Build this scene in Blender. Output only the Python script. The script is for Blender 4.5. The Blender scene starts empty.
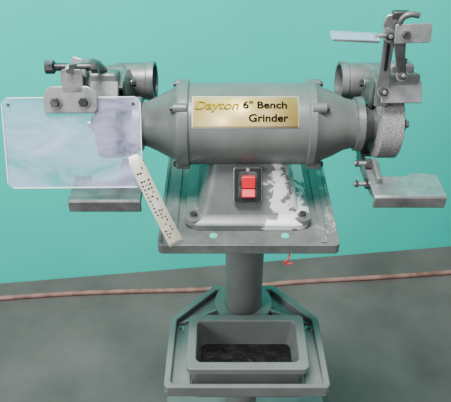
import bpy, bmesh, math, random
from mathutils import Vector, Matrix
random.seed(4)
S=bpy.context.scene
COL=S.collection

# ---------------- materials ----------------
def mat(name,c1,c2=None,rough=.5,metal=0.,scale=30,lo=.4,hi=.6,bump=0.,bscale=200,spec=.5,detail=6,bdist=.001):
    m=bpy.data.materials.new(name); m.use_nodes=True
    nt=m.node_tree; b=nt.nodes['Principled BSDF']
    b.inputs['Roughness'].default_value=rough; b.inputs['Metallic'].default_value=metal
    b.inputs['Specular IOR Level'].default_value=spec
    b.inputs['Base Color'].default_value=(*c1,1)
    tc=nt.nodes.new('ShaderNodeTexCoord')
    if c2 is not None:
        n=nt.nodes.new('ShaderNodeTexNoise'); n.inputs['Scale'].default_value=scale; n.inputs['Detail'].default_value=detail
        nt.links.new(tc.outputs['Object'],n.inputs['Vector'])
        r=nt.nodes.new('ShaderNodeValToRGB')
        r.color_ramp.elements[0].position=lo; r.color_ramp.elements[0].color=(*c1,1)
        r.color_ramp.elements[1].position=hi; r.color_ramp.elements[1].color=(*c2,1)
        nt.links.new(n.outputs['Fac'],r.inputs['Fac']); nt.links.new(r.outputs['Color'],b.inputs['Base Color'])
    if bump>0:
        n2=nt.nodes.new('ShaderNodeTexNoise'); n2.inputs['Scale'].default_value=bscale; n2.inputs['Detail'].default_value=4
        nt.links.new(tc.outputs['Object'],n2.inputs['Vector'])
        bp=nt.nodes.new('ShaderNodeBump'); bp.inputs['Strength'].default_value=bump; bp.inputs['Distance'].default_value=bdist
        nt.links.new(n2.outputs['Fac'],bp.inputs['Height']); nt.links.new(bp.outputs['Normal'],b.inputs['Normal'])
    return m
def chipped(name,base,base2,bare,x0,x1,m0,m1,th,scale,rough=.38):
    m=mat(name,base,rough=rough,metal=.15); nt=m.node_tree; b=nt.nodes['Principled BSDF']
    tc=[n for n in nt.nodes if n.type=='TEX_COORD'][0]
    sep=nt.nodes.new('ShaderNodeSeparateXYZ'); nt.links.new(tc.outputs['Object'],sep.inputs[0])
    n=nt.nodes.new('ShaderNodeTexNoise'); n.inputs['Scale'].default_value=scale; n.inputs['Detail'].default_value=9; n.inputs['Roughness'].default_value=.68
    nt.links.new(tc.outputs['Object'],n.inputs['Vector'])
    mr=nt.nodes.new('ShaderNodeMapRange')
    for i,v in enumerate((x0,x1,m0,m1)): mr.inputs[1+i].default_value=v
    nt.links.new(sep.outputs['X'],mr.inputs[0])
    ad=nt.nodes.new('ShaderNodeMath'); ad.operation='ADD'; nt.links.new(n.outputs['Fac'],ad.inputs[0]); nt.links.new(mr.outputs[0],ad.inputs[1])
    r=nt.nodes.new('ShaderNodeValToRGB'); r.color_ramp.elements[0].position=.2; r.color_ramp.elements[0].color=(*base,1)
    e=r.color_ramp.elements[1]; e.position=th; e.color=(*base2,1)
    e=r.color_ramp.elements.new(th+.02); e.color=(*bare,1)
    nt.links.new(ad.outputs[0],r.inputs['Fac']); nt.links.new(r.outputs['Color'],b.inputs['Base Color'])
    return m
M={}
M['paint']=mat('grey_enamel',(.098,.110,.102),(.155,.17,.16),rough=.36,metal=.12,scale=16,lo=.3,hi=.75,bump=.2,bscale=160)
M['plate']=chipped('plate_paint',(.085,.098,.092),(.16,.175,.168),(.30,.31,.30),.06,.13,-.14,.05,.62,34,.42)
M['ped']=mat('pedestal_paint',(.115,.13,.124),(.175,.195,.187),rough=.42,metal=.1,scale=14,lo=.3,hi=.75,bump=.3,bscale=90)
M['cast']=mat('cast_metal',(.10,.105,.103),(.22,.228,.225),rough=.40,metal=.45,scale=30,lo=.35,hi=.7,bump=.3,bscale=150)
M['steel']=mat('bare_steel',(.28,.29,.29),(.44,.45,.45),rough=.32,metal=.75,scale=60,lo=.3,hi=.7)
M['dark']=mat('dark_steel',(.035,.037,.04),(.1,.1,.1),rough=.4,metal=.6,scale=80)
M['black']=mat('black_plastic',(.012,.012,.013),rough=.35)
M['red']=mat('red_plastic',(.60,.008,.02),rough=.35)
M['white']=mat('white_print',(.8,.8,.8),rough=.5)
M['gold']=mat('gold_label',(.52,.38,.10),(.72,.58,.25),rough=.38,metal=.3,scale=25,lo=.3,hi=.7)
M['ink']=mat('black_ink',(.004,.004,.004),rough=1,spec=0)
M['yellow']=mat('yellow_ink',(.40,.30,.01),rough=1,spec=0)
M['stone']=mat('grinding_stone',(.11,.108,.105),(.34,.335,.33),rough=.95,scale=620,lo=.35,hi=.65,bump=.6,bscale=700,bdist=.001,spec=.2)
M['paper']=mat('tag_paper',(.93,.88,.70),(.97,.94,.82),rough=.8,scale=40)
M['hose']=mat('hose_rubber',(.15,.075,.06),(.25,.14,.115),rough=.6,scale=20)
M['soot']=mat('pot_residue',(.003,.0035,.0035),(.02,.02,.018),rough=.5,scale=35,lo=.5,hi=.8,bump=.6,bscale=60,bdist=.006,spec=.3)
M['teal']=mat('teal_plug',(.05,.5,.4),rough=.5)
M['wall']=mat('teal_wall_paint',(.0,.61,.49),(.006,.70,.57),rough=.45,scale=1.6,lo=.3,hi=.7,bump=.12,bscale=6,bdist=.01)
M['floor']=mat('concrete',(.060,.060,.055),(.105,.104,.097),rough=.75,scale=5,lo=.3,hi=.7,bump=.5,bscale=60,bdist=.003,detail=10)
M['chip']=chipped('chipped_enamel',(.10,.115,.108),(.14,.155,.147),(.66,.67,.67),-.005,.045,-.13,.085,.55,30)
# clear scratched shield
m=bpy.data.materials.new('clear_acrylic'); m.use_nodes=True; nt=m.node_tree; nt.nodes.clear()
o=nt.nodes.new('ShaderNodeOutputMaterial'); mx=nt.nodes.new('ShaderNodeMixShader'); tr=nt.nodes.new('ShaderNodeBsdfTransparent')
tr.inputs['Color'].default_value=(.92,.94,.985,1)
pb=nt.nodes.new('ShaderNodeBsdfPrincipled'); pb.inputs['Base Color'].default_value=(.60,.62,.86,1); pb.inputs['Roughness'].default_value=.22
tc=nt.nodes.new('ShaderNodeTexCoord')
mp=nt.nodes.new('ShaderNodeMapping'); mp.inputs['Rotation'].default_value=(0,.5,0); mp.inputs['Scale'].default_value=(1,1,2.2)
nt.links.new(tc.outputs['Object'],mp.inputs[0])
n=nt.nodes.new('ShaderNodeTexNoise'); n.inputs['Scale'].default_value=13; n.inputs['Detail'].default_value=9; n.inputs['Roughness'].default_value=.62
n.inputs['Distortion'].default_value=.8
nt.links.new(mp.outputs[0],n.inputs['Vector'])
mr=nt.nodes.new('ShaderNodeMapRange'); mr.inputs[1].default_value=.36; mr.inputs[2].default_value=.68; mr.inputs[3].default_value=.08; mr.inputs[4].default_value=.40
nt.links.new(n.outputs['Fac'],mr.inputs[0]); nt.links.new(mr.outputs[0],mx.inputs[0])
nt.links.new(tr.outputs[0],mx.inputs[1]); nt.links.new(pb.outputs[0],mx.inputs[2]); nt.links.new(mx.outputs[0],o.inputs[0])
M['clear']=m

# ---------------- helpers ----------------
def empty(name,loc=(0,0,0)):
    e=bpy.data.objects.new(name,None); e.location=loc; COL.objects.link(e); return e
def fin(name,bm,mt,parent=None,smooth=True,bevel=0,seg=2):
    bmesh.ops.recalc_face_normals(bm,faces=bm.faces[:])
    me=bpy.data.meshes.new(name); bm.to_mesh(me); bm.free()
    ob=bpy.data.objects.new(name,me); COL.objects.link(ob); me.materials.append(M[mt])
    if parent: ob.parent=parent; 
    if bevel>0:
        md=ob.modifiers.new('bev','BEVEL'); md.width=bevel; md.segments=seg; md.limit_method='ANGLE'; md.angle_limit=math.radians(35); md.use_clamp_overlap=True
    if smooth:
        for p in me.polygons: p.use_smooth=True
        try:
            me.set_sharp_from_angle(angle=math.radians(38))
        except Exception: pass
    return ob
def box(name,size,loc,mt,parent=None,rot=(0,0,0),bevel=.0015,seg=2):
    bm=bmesh.new(); bmesh.ops.create_cube(bm,size=1)
    from mathutils import Euler
    R=Euler(rot,'XYZ').to_matrix().to_4x4()
    bm.transform(Matrix.Translation(loc)@R@Matrix.Diagonal((*size,1)))
    return fin(name,bm,mt,parent,True,bevel,seg)
def lathe(name,prof,p0,axis,mt,parent=None,segs=64,close=True,bevel=0):
    a=Vector(axis).normalized(); q=a.to_track_quat('Z','Y').to_matrix().to_4x4()
    bm=bmesh.new(); rings=[]
    for d,r in prof:
        rings.append([bm.verts.new((r*math.cos(2*math.pi*i/segs),r*math.sin(2*math.pi*i/segs),d)) for i in range(segs)])
    for A,B in zip(rings[:-1],rings[1:]):
        for i in range(segs):
            j=(i+1)%segs; bm.faces.new((A[i],A[j],B[j],B[i]))
    if close:
        bm.faces.new(rings[0][::-1]); bm.faces.new(rings[-1])
    bm.transform(Matrix.Translation(p0)@q)
    return fin(name,bm,mt,parent,True,bevel)
def cyl(name,p1,p2,r,mt,parent=None,segs=24,bevel=.0006):
    p1=Vector(p1);p2=Vector(p2); L=(p2-p1).length
    return lathe(name,[(0,r),(L,r)],p1,p2-p1,mt,parent,segs,True,bevel)
def hexbolt(name,p,axis,r,h,parent,shank=0,mt='dark'):
    a=Vector(axis).normalized()
    lathe(name+'_washer',[(0,r*1.35),(.0015,r*1.35)],p,a,'steel',parent,24)
    lathe(name,[(.0015,r),(h,r),(h+.0008,r*.85)],p,a,mt,parent,6)
    if shank: cyl(name+'_stud',Vector(p),Vector(p)+a*(h+shank),r*.45,'steel',parent,12)
def extr(name,pts,o,u,v,th,mt,parent=None,bevel=.001):
    o=Vector(o);u=Vector(u).normalized();v=Vector(v).normalized();w=u.cross(v)
    bm=bmesh.new()
    A=[bm.verts.new(o+u*a+v*b_-w*th/2) for a,b_ in pts]; B=[bm.verts.new(o+u*a+v*b_+w*th/2) for a,b_ in pts]
    bm.faces.new(A[::-1]); bm.faces.new(B); k=len(pts)
    for i in range(k):
        j=(i+1)%k; bm.faces.new((A[i],A[j],B[j],B[i]))
    return fin(name,bm,mt,parent,True,bevel)
def rrect(w,h,r,n=6):
    P=[]
    for cx,cy,a0 in((w/2-r,h/2-r,0),(-w/2+r,h/2-r,90),(-w/2+r,-h/2+r,180),(w/2-r,-h/2+r,270)):
        for i in range(n+1):
            a=math.radians(a0+90*i/n); P.append((cx+r*math.cos(a),cy+r*math.sin(a)))
    return P
def tube(name,pts,r,mt,parent=None,cyc=False):
    c=bpy.data.curves.new(name,'CURVE'); c.dimensions='3D'; c.bevel_depth=r; c.bevel_resolution=4; c.use_fill_caps=True
    s=c.splines.new('NURBS'); s.points.add(len(pts)-1)
    for p,q in zip(s.points,pts): p.co=(*q,1)
    s.order_u=min(4,len(pts)); s.use_endpoint_u=True; s.resolution_u=8
    ob=bpy.data.objects.new(name,c); COL.objects.link(ob); c.materials.append(M[mt])
    dg=bpy.context.evaluated_depsgraph_get(); me=bpy.data.meshes.new_from_object(ob.evaluated_get(dg))
    bpy.data.objects.remove(ob); me.name=name
    ob=bpy.data.objects.new(name,me); COL.objects.link(ob)
    if not me.materials: me.materials.append(M[mt])
    for p in me.polygons: p.use_smooth=True
    if parent: ob.parent=parent
    return ob
def ringwall(name,outer,inner,z0,z1,mt,parent=None,bevel=.0015,inner_low=None):
    bm=bmesh.new(); il=inner_low or inner; k=len(outer)
    OB=[bm.verts.new((x,y,z0)) for x,y in outer]; OT=[bm.verts.new((x,y,z1)) for x,y in outer]
    IT=[bm.verts.new((x,y,z1)) for x,y in inner]; IB=[bm.verts.new((x,y,z0)) for x,y in il]
    for i in range(k):
        j=(i+1)%k
        for A,B in((OB,OT),(OT,IT),(IT,IB),(IB,OB)): bm.faces.new((A[i],A[j],B[j],B[i]))
    return fin(name,bm,mt,parent,True,bevel)
def textmesh(body,size,off=.02):
    c=bpy.data.curves.new('t','FONT'); c.body=body; c.size=size; c.offset=size*off
    ob=bpy.data.objects.new('t',c); COL.objects.link(ob)
    dg=bpy.context.evaluated_depsgraph_get(); dg.update()
    me=bpy.data.meshes.new_from_object(ob.evaluated_get(dg)); bpy.data.objects.remove(ob); return me

# ---------------- room ----------------
a=math.atan2(.186,1.575)
wd=Vector((math.cos(a),math.sin(a),0)); wn=Vector((-math.sin(a),math.cos(a),0)); wc=Vector((0,.735,0))
bm=bmesh.new(); bmesh.ops.create_cube(bm,size=1)
bm.transform(Matrix.Translation(wc+wn*.05+Vector((0,0,1.5)))@Matrix.Rotation(a,4,'Z')@Matrix.Diagonal((7,.1,3,1)))
fin('wall_back',bm,'wall',None,False)
bm=bmesh.new(); bmesh.ops.create_cube(bm,size=1)
bm.transform(Matrix.Translation((0,-1.2,-.05))@Matrix.Diagonal((7,5,.1,1)))
fin('floor',bm,'floor',None,False)
tube('air_hose',[(-2.4,.42,.008),(-1.5,.47,.008),(-.773,.575,.008),(-.4,.60,.008),(-.02,.605,.008),(.15,.640,.008),(.4,.655,.008),(.737,.685,.008),(1.2,.74,.008),(2.4,.9,.008)],.008,'hose')

# ---------------- pedestal ----------------
PED=empty('grinder_pedestal')
PZ=.870
extr('mounting_plate',rrect(.262,.246,.006),(0,-.004,PZ-.005),(1,0,0),(0,1,0),.010,'plate',PED,.001)
o=rrect(.268,.252,.008); i_=rrect(.258,.242,.004)
ringwall('mounting_plate_lip',[(x,y-.004) for x,y in o],[(x,y-.004) for x,y in i_],PZ-.014,PZ+.003,'plate',PED,.0008)
for sx in(-1,1):
    box('plate_side_strip_%s'%('l' if sx<0 else 'r'),(.010,.236,.003),(sx*.112,-.004,PZ+.0015),'plate',PED,(0,0,0),.0008)
cyl('column',(0,0,.018),(0,0,.86),.034,'ped',PED,48)
lathe('column_head',[(0,.035),(.02,.043),(.03,.07)],(0,0,.83),(0,0,1),'ped',PED,48)
extr('base_plate',rrect(.43,.42,.03),(.02,.01,.009),(1,0,0),(0,1,0),.018,'ped',PED,.003)
lathe('base_collar',[(0,.06),(.01,.06),(.05,.042)],(0,0,.018),(0,0,1),'ped',PED,48)
# tray bracket
out=[(-.131,-.186),(.136,-.186),(.141,-.18),(.138,-.036),(.060,.048),(-.056,.048),(-.136,-.036),(-.137,-.18)]
def ins(P,d):
    cx,cy=.002,-.08; R=[]
    for x,y in P:
        v=Vector((x-cx,y-cy)); l=v.length; v*= (l-d)/l; R.append((cx+v.x,cy+v.y))
    return R
ringwall('tray_rim',out,ins(out,.013),.580,.606,'ped',PED,.002)
extr('tray_floor_back',[(-.134,-.058),(.137,-.058),(.137,-.036),(.060,.046),(-.056,.046),(-.134,-.036)],(0,0,.588),(1,0,0),(0,1,0),.008,'ped',PED)
box('tray_floor_left',(.042,.128,.008),(-.115,-.12,.588),'ped',PED)
box('tray_floor_right',(.038,.128,.008),(.121,-.12,.588),'ped',PED)
box('tray_floor_front',(.26,.012,.008),(.002,-.178,.588),'ped',PED)
lathe('tray_collar',[(0,.034),(0,.056),(.034,.054),(.034,.0345)],(0,0,.578),(0,0,1),'ped',PED,48,False,.001)
hexbolt('collar_bolt',(.052,-.01,.597),(1,-.4,0),.006,.006,PED)
hexbolt('tray_bolt',(-.118,-.05,.592),(0,0,1),.005,.004,PED)
hexbolt('tray_bolt_b',(.120,-.05,.592),(0,0,1),.005,.004,PED)
for sx in(-1,1):
    extr('tray_rib_%s'%('l' if sx<0 else 'r'),[(0,0),(.085,0),(.0,.02)],(sx*.05,-.02,.592),(sx*.75,-.2,0),(0,0,1),.006,'ped',PED)

# water pot
POT=empty('water_pot')
PY=-.113
po=[(x+.003,y+PY) for x,y in rrect(.204,.118,.010,4)]
pi_=[(x+.003,y+PY) for x,y in rrect(.174,.088,.010,4)]
pl=[(x+.003,y+PY) for x,y in rrect(.156,.072,.010,4)]
pol=[(x+.003,y+PY) for x,y in rrect(.190,.102,.010,4)]
bm=bmesh.new(); L=[]
for P,z in((pol,.545),(pol,.612),(po,.622),(po,.636),(pi_,.636),(pl,.553)):
    L.append([bm.verts.new((x,y,z)) for x,y in P])
k=len(po)
for A,B in zip(L[:-1],L[1:]):
    for i in range(k):
        j=(i+1)%k; bm.faces.new((A[i],A[j],B[j],B[i]))
bm.faces.new(L[0]); bm.faces.new(L[-1])
fin('pot_shell',bm,'ped',POT,True,.0015)
extr('pot_sludge',[(x,y) for x,y in rrect(.166,.080,.01,4)],(.003,PY,.575),(1,0,0),(0,1,0),.008,'soot',POT,.002)

# ---------------- bench grinder ----------------
G=empty('bench_grinder')
AX=1.0
def X(name,prof,mt,segs=72,c=(0,AX),bev=0): return lathe(name,[(x,r) for x,r in prof],(0,c[0],c[1]),(1,0,0),mt,G,segs,True,bev)
X('motor_shell',[(-.088,.0585),(-.086,.0605),(.084,.0605),(.086,.0585)],'paint',96)
X('end_bell_left',[(-.168,.026),(-.164,.031),(-.150,.034),(-.135,.041),(-.118,.050),(-.108,.055),(-.104,.062),(-.101,.0635),(-.088,.0635),(-.086,.061)],'paint',96)
X('end_bell_right',[(.084,.061),(.086,.0635),(.095,.0635),(.098,.061),(.108,.055),(.125,.048),(.142,.039),(.154,.036),(.158,.036),(.158,.030),(.162,.030)],'paint',96)
for sx in(-1,1):
    for k_,an in enumerate((52,128,232,308)):
        y=-math.cos(math.radians(an))*.060; z=AX+math.sin(math.radians(an))*.060
        cyl('through_bolt_lug_%d_%d'%(sx,k_),(sx*.088,y,z),(sx*.108,y,z),.0075,'paint',G,20,.001)
        cyl('through_bolt_%d_%d'%(sx,k_),(sx*.106,y,z),(sx*.112,y,z),.004,'dark',G,12)
    for k_ in range(10):
        an=math.radians(15+k_*15); 
        p=Vector((sx*.106,-math.cos(an)*.054,AX+math.sin(an)*.054)); q=Vector((sx*.136,-math.cos(an)*.0395,AX+math.sin(an)*.0395))
        if k_%2==0 and sx>0: cyl('bell_rib_%d_%d'%(sx,k_),p,q,.0022,'paint',G,8)
# base casting
bm=bmesh.new()
def ring(z,hx,y0,y1,r):
    return [bm.verts.new((x,y+(y0+y1)/2,z)) for x,y in rrect(2*hx,y1-y0,r,5)]
L=[ring(.871,.095,-.094,.094,.022),ring(.880,.095,-.094,.094,.022),ring(.884,.091,-.090,.090,.02),ring(.888,.078,-.078,.078,.02),ring(.925,.066,-.056,.056,.02),ring(.960,.056,-.038,.038,.015),ring(.975,.054,-.034,.034,.015)]
k=len(L[0])
for A,B in zip(L[:-1],L[1:]):
    for i in range(k):
        j=(i+1)%k; bm.faces.new((A[i],A[j],B[j],B[i]))
bm.faces.new(L[0]); bm.faces.new(L[-1])
fin('motor_base',bm,'chip',G,True,0)
for q,(bx,by) in enumerate(((-.082,-.078),(.082,-.078),(-.08,.078),(.08,.078))):
    lathe('foot_boss_%d'%q,[(0,.014),(.008,.013)],(bx,by,.878),(0,0,1),'paint',G,24)
    hexbolt('foot_bolt_%d'%q,(bx,by,.886),(0,0,1),.0055,.006,G)
for q,(bx) in enumerate((-.052,.055)):
    lathe('plug_%d'%q,[(0,.006),(.002,.006)],(bx,-.106,.869),(0,0,1),'teal',G,20)
# switch
th=math.radians(31)
n_=Vector((0,-math.cos(th),math.sin(th))); up_=Vector((0,math.sin(th),math.cos(th))); c=Vector((-.001,-.058,.930))
extr('switch_bezel',rrect(.040,.052,.004),c+n_*.005,(1,0,0),up_,.010,'black',G,.001)
extr('switch_bezel_flange',rrect(.043,.055,.005),c+n_*.002,(1,0,0),up_,.004,'steel',G,.001)
extr('switch_recess',rrect(.028,.040,.003),c+n_*.0095,(1,0,0),up_,.003,'dark',G,.0005)
extr('switch_rocker_top',rrect(.020,.018,.002),c+n_*.013+up_*.005+Vector((.001,0,0)),(1,0,0),(up_+n_*.25),.008,'red',G,.001)
extr('switch_rocker_bottom',rrect(.020,.013,.002),c+n_*.012-up_*.012+Vector((.001,0,0)),(1,0,0),(up_-n_*.35),.006,'red',G,.001)
extr('switch_mark',rrect(.011,.0022,.0005),c+n_*.0178+up_*.009+Vector((.001,0,0)),(1,0,0),(up_+n_*.25),.0006,'white',G,0)
cyl('switch_screw',c+up_*.0225+n_*.009,c+up_*.0225+n_*.012,.003,'steel',G,12)
# nameplate
def arc(phi,r): return (-math.cos(phi)*r,AX+math.sin(phi)*r)
def curved(name,x0,x1,a0,a1,r,mt,th=.0006):
    bm=bmesh.new(); A=[];B=[];N=16
    for i in range(N+1):
        p=math.radians(a0+(a1-a0)*i/N); y,z=arc(p,r); A.append((bm.verts.new((x0,y,z)),bm.verts.new((x1,y,z))))
    for i in range(N): bm.faces.new((A[i][0],A[i][1],A[i+1][1],A[i+1][0]))
    ob=fin(name,bm,mt,G,True,0); md=ob.modifiers.new('s','SOLIDIFY'); md.thickness=th; md.offset=0; return ob
curved('nameplate_border',-.081,.069,25,70,.0608,'white')
curved('nameplate',-.080,.068,26,69,.0610,'gold')
def wraptext(name,body,size,x0,a0,mt,r=.0622,shear=0,sx=1,off=.02):
    me=textmesh(body,size,off)
    bm=bmesh.new(); bm.from_mesh(me)
    for i in range(-3,12):
        h=i*size/10
        bmesh.ops.bisect_plane(bm,geom=bm.verts[:]+bm.edges[:]+bm.faces[:],plane_co=(0,h,0),plane_no=(0,1,0))
    bm.to_mesh(me); bm.free()
    for v in me.vertices:
        u,w=v.co.x,v.co.y; p=math.radians(a0)+w/r; y,z=arc(p,r); v.co=Vector((x0+u*sx+shear*w,y,z))
    me.materials.clear(); me.materials.append(M[mt]); ob=bpy.data.objects.new(name,me); COL.objects.link(ob); ob.parent=G
wraptext('label_text_maker','Dayton',.0180,-.0778,50,'ink',.0618,.25,1.15,.02)
wraptext('label_text_maker_face','Dayton',.0180,-.0773,50.7,'yellow',.0621,.25,1.15,.0)
wraptext('label_text_size','6" Bench',.0150,-.010,51.5,'ink',sx=1.16,off=.022)
wraptext('label_text_type','Grinder',.0150,-.002,34,'ink',sx=1.14,off=.022)

def shell_sector(name,cx0,cx1,r0,r1,a0,a1,mt,cy=.008,cz=AX,N=28):
    bm=bmesh.new(); R=[]
    for i in range(N+1):
        p=math.radians(a0+(a1-a0)*i/N); c_,s_=-math.cos(p),math.sin(p)
        R.append([bm.verts.new((x,cy+c_*r,cz+s_*r)) for x,r in((cx0,r0),(cx0,r1),(cx1,r1),(cx1,r0))])
    for A,B in zip(R[:-1],R[1:]):
        for i in range(4):
            j=(i+1)%4; bm.faces.new((A[i],A[j],B[j],B[i]))
    bm.faces.new(R[0]); bm.faces.new(R[-1][::-1])
    return fin(name,bm,mt,G,True,.001)
for sx,sd in((-1,'left'),(1,'right')):
    x=lambda v:sx*v
    lathe('wheel_hub_'+sd,[(.156,.030),(.158,.040),(.168,.041),(.170,.036),(.174,.028),(.184,.022),(.188,.026)],(0,0,AX),(sx,0,0),'cast',G,48)
    lathe('grinding_wheel_'+sd,[(.188,.0505),(.1895,.053),(.2185,.053),(.220,.0505)],(0,0,AX+.003),(sx,0,0),'stone',G,80)
    lathe('wheel_flange_'+sd,[(.220,.024),(.226,.022)],(0,0,AX),(sx,0,0),'steel',G,40)
    lathe('arbor_nut_'+sd,[(.225,.012),(.234,.012)],(0,0,AX),(sx,0,0),'dark',G,6)
    cyl('arbor_'+sd,(x(.15),0,AX),(x(.24),0,AX),.006,'steel',G)
    shell_sector('guard_band_'+sd,*(sorted((x(.178),x(.236)))),.071,.077,68,258,'cast')
    shell_sector('guard_side_inner_'+sd,*(sorted((x(.177),x(.182)))),.026,.077,78,258,'cast')
    shell_sector('guard_side_outer_'+sd,*(sorted((x(.232),x(.237)))),.050,.077,68,258,'cast')
    d=Vector((-sx,-.04,.02)).normalized()
    p=Vector((x(.207),.088,1.026))
    lathe('dust_outlet_'+sd,[(0,.022),(0,.029),(.050,.029),(.052,.031),(.062,.031),(.062,.0265),(.02,.0255),(.019,.0)],p,d,'cast',G,48,False)
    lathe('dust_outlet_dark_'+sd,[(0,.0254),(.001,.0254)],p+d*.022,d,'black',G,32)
    box('dust_box_'+sd,(.046,.05,.054),(x(.209),.068,1.026),'cast',G,(.3,0,0),.008,3)
    hexbolt('guard_bolt_a_'+sd,(x(.176),.045,1.045),(-sx,0,0),.0055,.006,G)
    extr('tool_rest_arm_'+sd,[(.01,-.045),(-.035,-.050),(-.058,-.036),(-.070,-.014),(-.09,-.010),(-.118,-.015),(-.122,-.048),(-.10,-.058),(-.05,-.066),(.01,-.068)],(x(.176),0,AX),(0,1,0),(0,0,1),.008,'cast',G,.002)
    for q,(yy,zz) in enumerate(((-.078,.982),(-.094,.958))):
        cyl('rest_stud_%s_%d'%(sd,q),(x(.176),yy,zz),(x(.148),yy,zz),.0035,'steel',G,12)
        lathe('rest_nut_%s_%d'%(sd,q),[(0,.0075),(.008,.0075)],(x(.172),yy,zz),(-sx,0,0),'dark',G,6)
        lathe('rest_knob_%s_%d'%(sd,q),[(0,.005),(.004,.005)],(x(.154),yy,zz),(-sx,0,0),'dark',G,6)
def rest(sd,xa,xb,z,flip):
    w=xb-xa
    if flip: pts=[(0,0),(w,0),(w,.062),(w-.022,.062),(w-.030,.045),(.022,.045),(.022,.058),(0,.058)]
    else: pts=[(0,0),(w,0),(w,.050),(w-.03,.056),(.048,.046),(.016,.046),(.012,.066),(0,.066)]
    extr('tool_rest_table_'+sd,pts,(xa,-.146,z),(1,0,0),(0,1,0),.007,'cast' if flip else 'steel',G,.0012)
    box('tool_rest_lip_'+sd,(w,.006,.018),((xa+xb)/2,-.144,z-.007),'cast',G,(0,0,0),.0015)
rest('right',.165,.262,.972,False)
rest('left',-.246,-.148,.965,True)

# left eye shield
tl=math.radians(25); su=Vector((0,math.sin(tl),math.cos(tl))); sn=Vector((0,-math.cos(tl),math.sin(tl)))
sc=Vector((-.232,-.119,1.042)); sr=Vector((1,0,.01)).normalized()
extr('eye_shield_left',rrect(.178,.118,.008),sc,sr,su,.003,'clear',G,.0006)
for w_,h_,ox,oy in((.178,.0010,0,.0588),(.178,.0010,0,-.0588)):
    extr('eye_shield_edge_%.0f'%(oy*1000),rrect(w_-.014,h_,.0004),sc+su*oy,sr,su,.0032,'white',G,0)
for q in(-1,1):
    extr('eye_shield_edge_side_%d'%q,rrect(.0010,.104,.0004),sc+sr*.0887*q,sr,su,.0032,'white',G,0)
for q,(ox,oy) in enumerate(((-.080,.050),(.080,.050))):
    lathe('shield_hole_ring_%d'%q,[(0,.0022),(.0006,.0022)],sc+sr*ox+su*oy+sn*.002,sn,'dark',G,16)
bc=sc+su*.059
extr('shield_clamp_left',[(-.034,-.020),(.030,-.020),(.034,-.014),(.034,.006),(.022,.014),(-.026,.014),(-.034,.006)],bc+sn*.004+sr*.001,sr,su,.003,'steel',G,.001)
for q,ox in enumerate((-.018,.018)): hexbolt('shield_bolt_%d'%q,bc+sn*.006+sr*ox-su*.006,sn,.0062,.006,G)
extr('shield_tab_left',rrect(.028,.030,.004),bc+sn*.004+su*.020+sr*.004,sr,su,.003,'cast',G,.001)
a0=bc+su*.034+sr*.004
tube('shield_link_left',[tuple(a0+Vector((.012,-.002,-.01))),tuple(a0+Vector((.014,.03,.012))),(-.205,-.02,1.105),(-.203,.0,1.082)],.0055,'cast',G)
extr('shield_arm_left',[(-.045,-.006),(.042,-.006),(.048,0),(.042,.006),(-.045,.006),(-.050,0)],(-.218,-.052,1.118),(.25,.9,-.35),(0,.35,.9),.005,'steel',G,.001)
cyl('shield_pivot_left',(-.255,-.075,1.128),(-.205,-.070,1.126),.005,'dark',G)
lathe('shield_knob_left',[(0,.009),(.010,.009),(.012,.006)],(-.262,-.075,1.128),(1,0,0),'dark',G,8)
lathe('shield_nut_left',[(0,.008),(.008,.008)],(-.205,-.070,1.126),(1,0,0),'dark',G,6)
extr('shield_link_plate_left',[(-.012,-.03),(.010,-.03),(.014,.0),(.006,.022),(-.008,.026),(-.016,.0)],(-.222,-.070,1.112),(1,0,0),(0,.4,.9),.004,'steel',G,.001)
hexbolt('link_bolt_left',(-.222,-.075,1.105),(0,-1,.4),.006,.006,G)
box('guard_lug_left',(.042,.036,.018),(-.205,-.008,1.080),'cast',G,(-.3,0,0),.004)
hexbolt('guard_bolt_b_left',(-.205,-.010,1.088),(0,-.3,.9),.006,.007,G,.004)
box('spark_arrester_left',(.05,.004,.026),(-.207,-.034,1.073),'cast',G,(-.7,0,0),.001)

# right eye shield bracket (raised)
box('guard_lug_right',(.054,.044,.022),(.207,-.010,1.078),'cast',G,(-.35,0,0),.005,3)
box('guard_step_right',(.034,.026,.014),(.210,-.004,1.094),'cast',G,(-.2,0,0),.004,3)
hexbolt('guard_bolt_b_right',(.212,-.004,1.100),(0,-.3,.9),.006,.007,G,.004)
box('spark_arrester_right',(.056,.004,.030),(.208,-.036,1.072),'steel',G,(-.6,0,0),.001)
ao=Vector((.182,-.035,1.060)); av=Vector((-.06,-.06,1)).normalized()
extr('shield_arm_right',[(-.009,-.01),(.009,-.01),(.010,.03),(.007,.05),(.008,.085),(.010,.118),(.004,.126),(-.006,.124),(-.010,.112),(-.006,.085),(-.007,.05),(-.009,.03)],ao,(1,0,0),av,.005,'steel',G,.0015)
extr('shield_arm_slot',rrect(.0042,.040,.002),ao+av*.066+Vector((.0005,-.0028,0)),(1,0,0),av,.001,'black',G,0)
extr('shield_link_right',[(-.007,-.006),(.005,-.008),(.008,.0),(.006,.03),(.008,.058),(.004,.066),(-.005,.064),(-.008,.05),(-.006,.02)],(.202,-.040,1.098),(1,0,.12),(-.22,-.1,1),.005,'cast',G,.0015)
tube('shield_hook_right',[(.190,-.046,1.158),(.184,-.047,1.172),(.186,-.047,1.184),(.198,-.047,1.187),(.208,-.047,1.184)],.0038,'cast',G)
extr('shield_clamp_right',rrect(.046,.024,.002),(.203,-.052,1.163),(1,0,.04),(0,.3,1),.003,'steel',G,.0008)
box('shield_clamp_back_right',(.022,.010,.009),(.186,-.042,1.184),'dark',G,(0,0,0),.002)
hexbolt('clamp_bolt_a',(.175,-.046,1.158),(0,-1,.2),.006,.007,G,.003)
hexbolt('clamp_bolt_b',(.194,-.054,1.162),(0,-1,.3),.0055,.006,G)
hexbolt('arm_bolt_low',(.182,-.039,1.075),(0,-1,.3),.0065,.007,G,.003)
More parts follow.
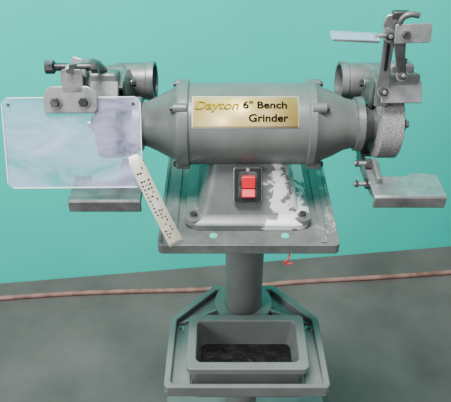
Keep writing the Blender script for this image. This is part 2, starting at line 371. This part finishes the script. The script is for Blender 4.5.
hexbolt('link_bolt_right',(.202,-.043,1.101),(0,-1,.4),.006,.008,G,.003)
extr('eye_shield_right',rrect(.062,.020,.003),(.131,-.047,1.157),(1,0,-.05),(0,.96,.12),.0028,'clear',G,.0004)
extr('eye_shield_right_edge',rrect(.060,.003,.001),(.131,-.0575,1.1555),(1,0,-.05),(0,0,1),.002,'steel',G,.0003)
cyl('shield_mount_rod_right',(.155,-.047,1.157),(.176,-.045,1.158),.003,'steel',G,12)

# ---------------- paper tag ----------------
T=empty('paper_tag')
p0=Vector((-.1510,-.148,1.042)); p1=Vector((-.103,-.147,.889))
dv=(p1-p0).normalized(); nv=Vector((0,-.8,.6)); nv=(nv-dv*nv.dot(dv)).normalized(); wv=dv.cross(nv).normalized(); Ln=(p1-p0).length
if wv.x<0: wv=-wv
if nv.z<0: nv=-nv
def tp(s,w,h=0):
    return p0+dv*(s*Ln)+wv*w+nv*(h+.004*math.sin(s*math.pi*1.1))
bm=bmesh.new(); N=20; R=[]
for i in range(N+1):
    s=i/N; hw=.0088+.002*s if s>.06 else .0088-(.06-s)*.05
    R.append((bm.verts.new(tp(s,-hw)),bm.verts.new(tp(s,hw))))
for A,B in zip(R[:-1],R[1:]): bm.faces.new((A[0],A[1],B[1],B[0]))
ob=fin('tag_strip',bm,'paper',T); md=ob.modifiers.new('s','SOLIDIFY'); md.thickness=.0005
bm=bmesh.new()
for row in range(20):
    s=.12+row*.040
    for colm in range(3):
        if random.random()<.35: continue
        w=-.0065+colm*.0048+random.uniform(-.0006,.0006); ww=random.uniform(.0018,.0032); ss=.010
        q=[bm.verts.new(tp(s+a_*ss,w+b_*ww,.0006)) for a_,b_ in((0,0),(1.3,0),(1.3,1),(0,1))]; bm.faces.new(q)
fin('tag_print',bm,'ink',T,False)

tube('red_wire',[(.058,-.118,.858),(.062,-.128,.852),(.060,-.130,.842),(.052,-.128,.838),(.056,-.129,.832),(.066,-.128,.836)],.0013,'red',G)

# ---------------- light & world ----------------
w=bpy.data.worlds.new('W'); S.world=w; w.use_nodes=True
w.node_tree.nodes['Background'].inputs[0].default_value=(.97,.97,1,1); w.node_tree.nodes['Background'].inputs[1].default_value=.55
def area(name,loc,tgt,sx,sy,e,col=(1,1,1)):
    l=bpy.data.lights.new(name,'AREA'); l.shape='RECTANGLE'; l.size=sx; l.size_y=sy; l.energy=e; l.color=col
    ob=bpy.data.objects.new(name,l); COL.objects.link(ob); ob.location=loc
    ob.rotation_euler=(Vector(tgt)-Vector(loc)).to_track_quat('-Z','Y').to_euler()
area('ceiling_light',(-.4,-.45,2.9),(0,.2,1.0),1.0,.4,108,(1,.98,.96))
area('ceiling_light.001',(-2.2,-1.6,2.4),(0,.3,1.1),1.0,1.0,80,(1,.99,.99))

# ---------------- camera ----------------
cd=bpy.data.cameras.new('camera'); cam=bpy.data.objects.new('camera',cd); COL.objects.link(cam)
cam.location=(-.034,-.78,1.463); cam.rotation_euler=(math.radians(52),0,0)
cd.sensor_width=36; cd.lens=600/451*36; cd.clip_start=.01
S.camera=cam
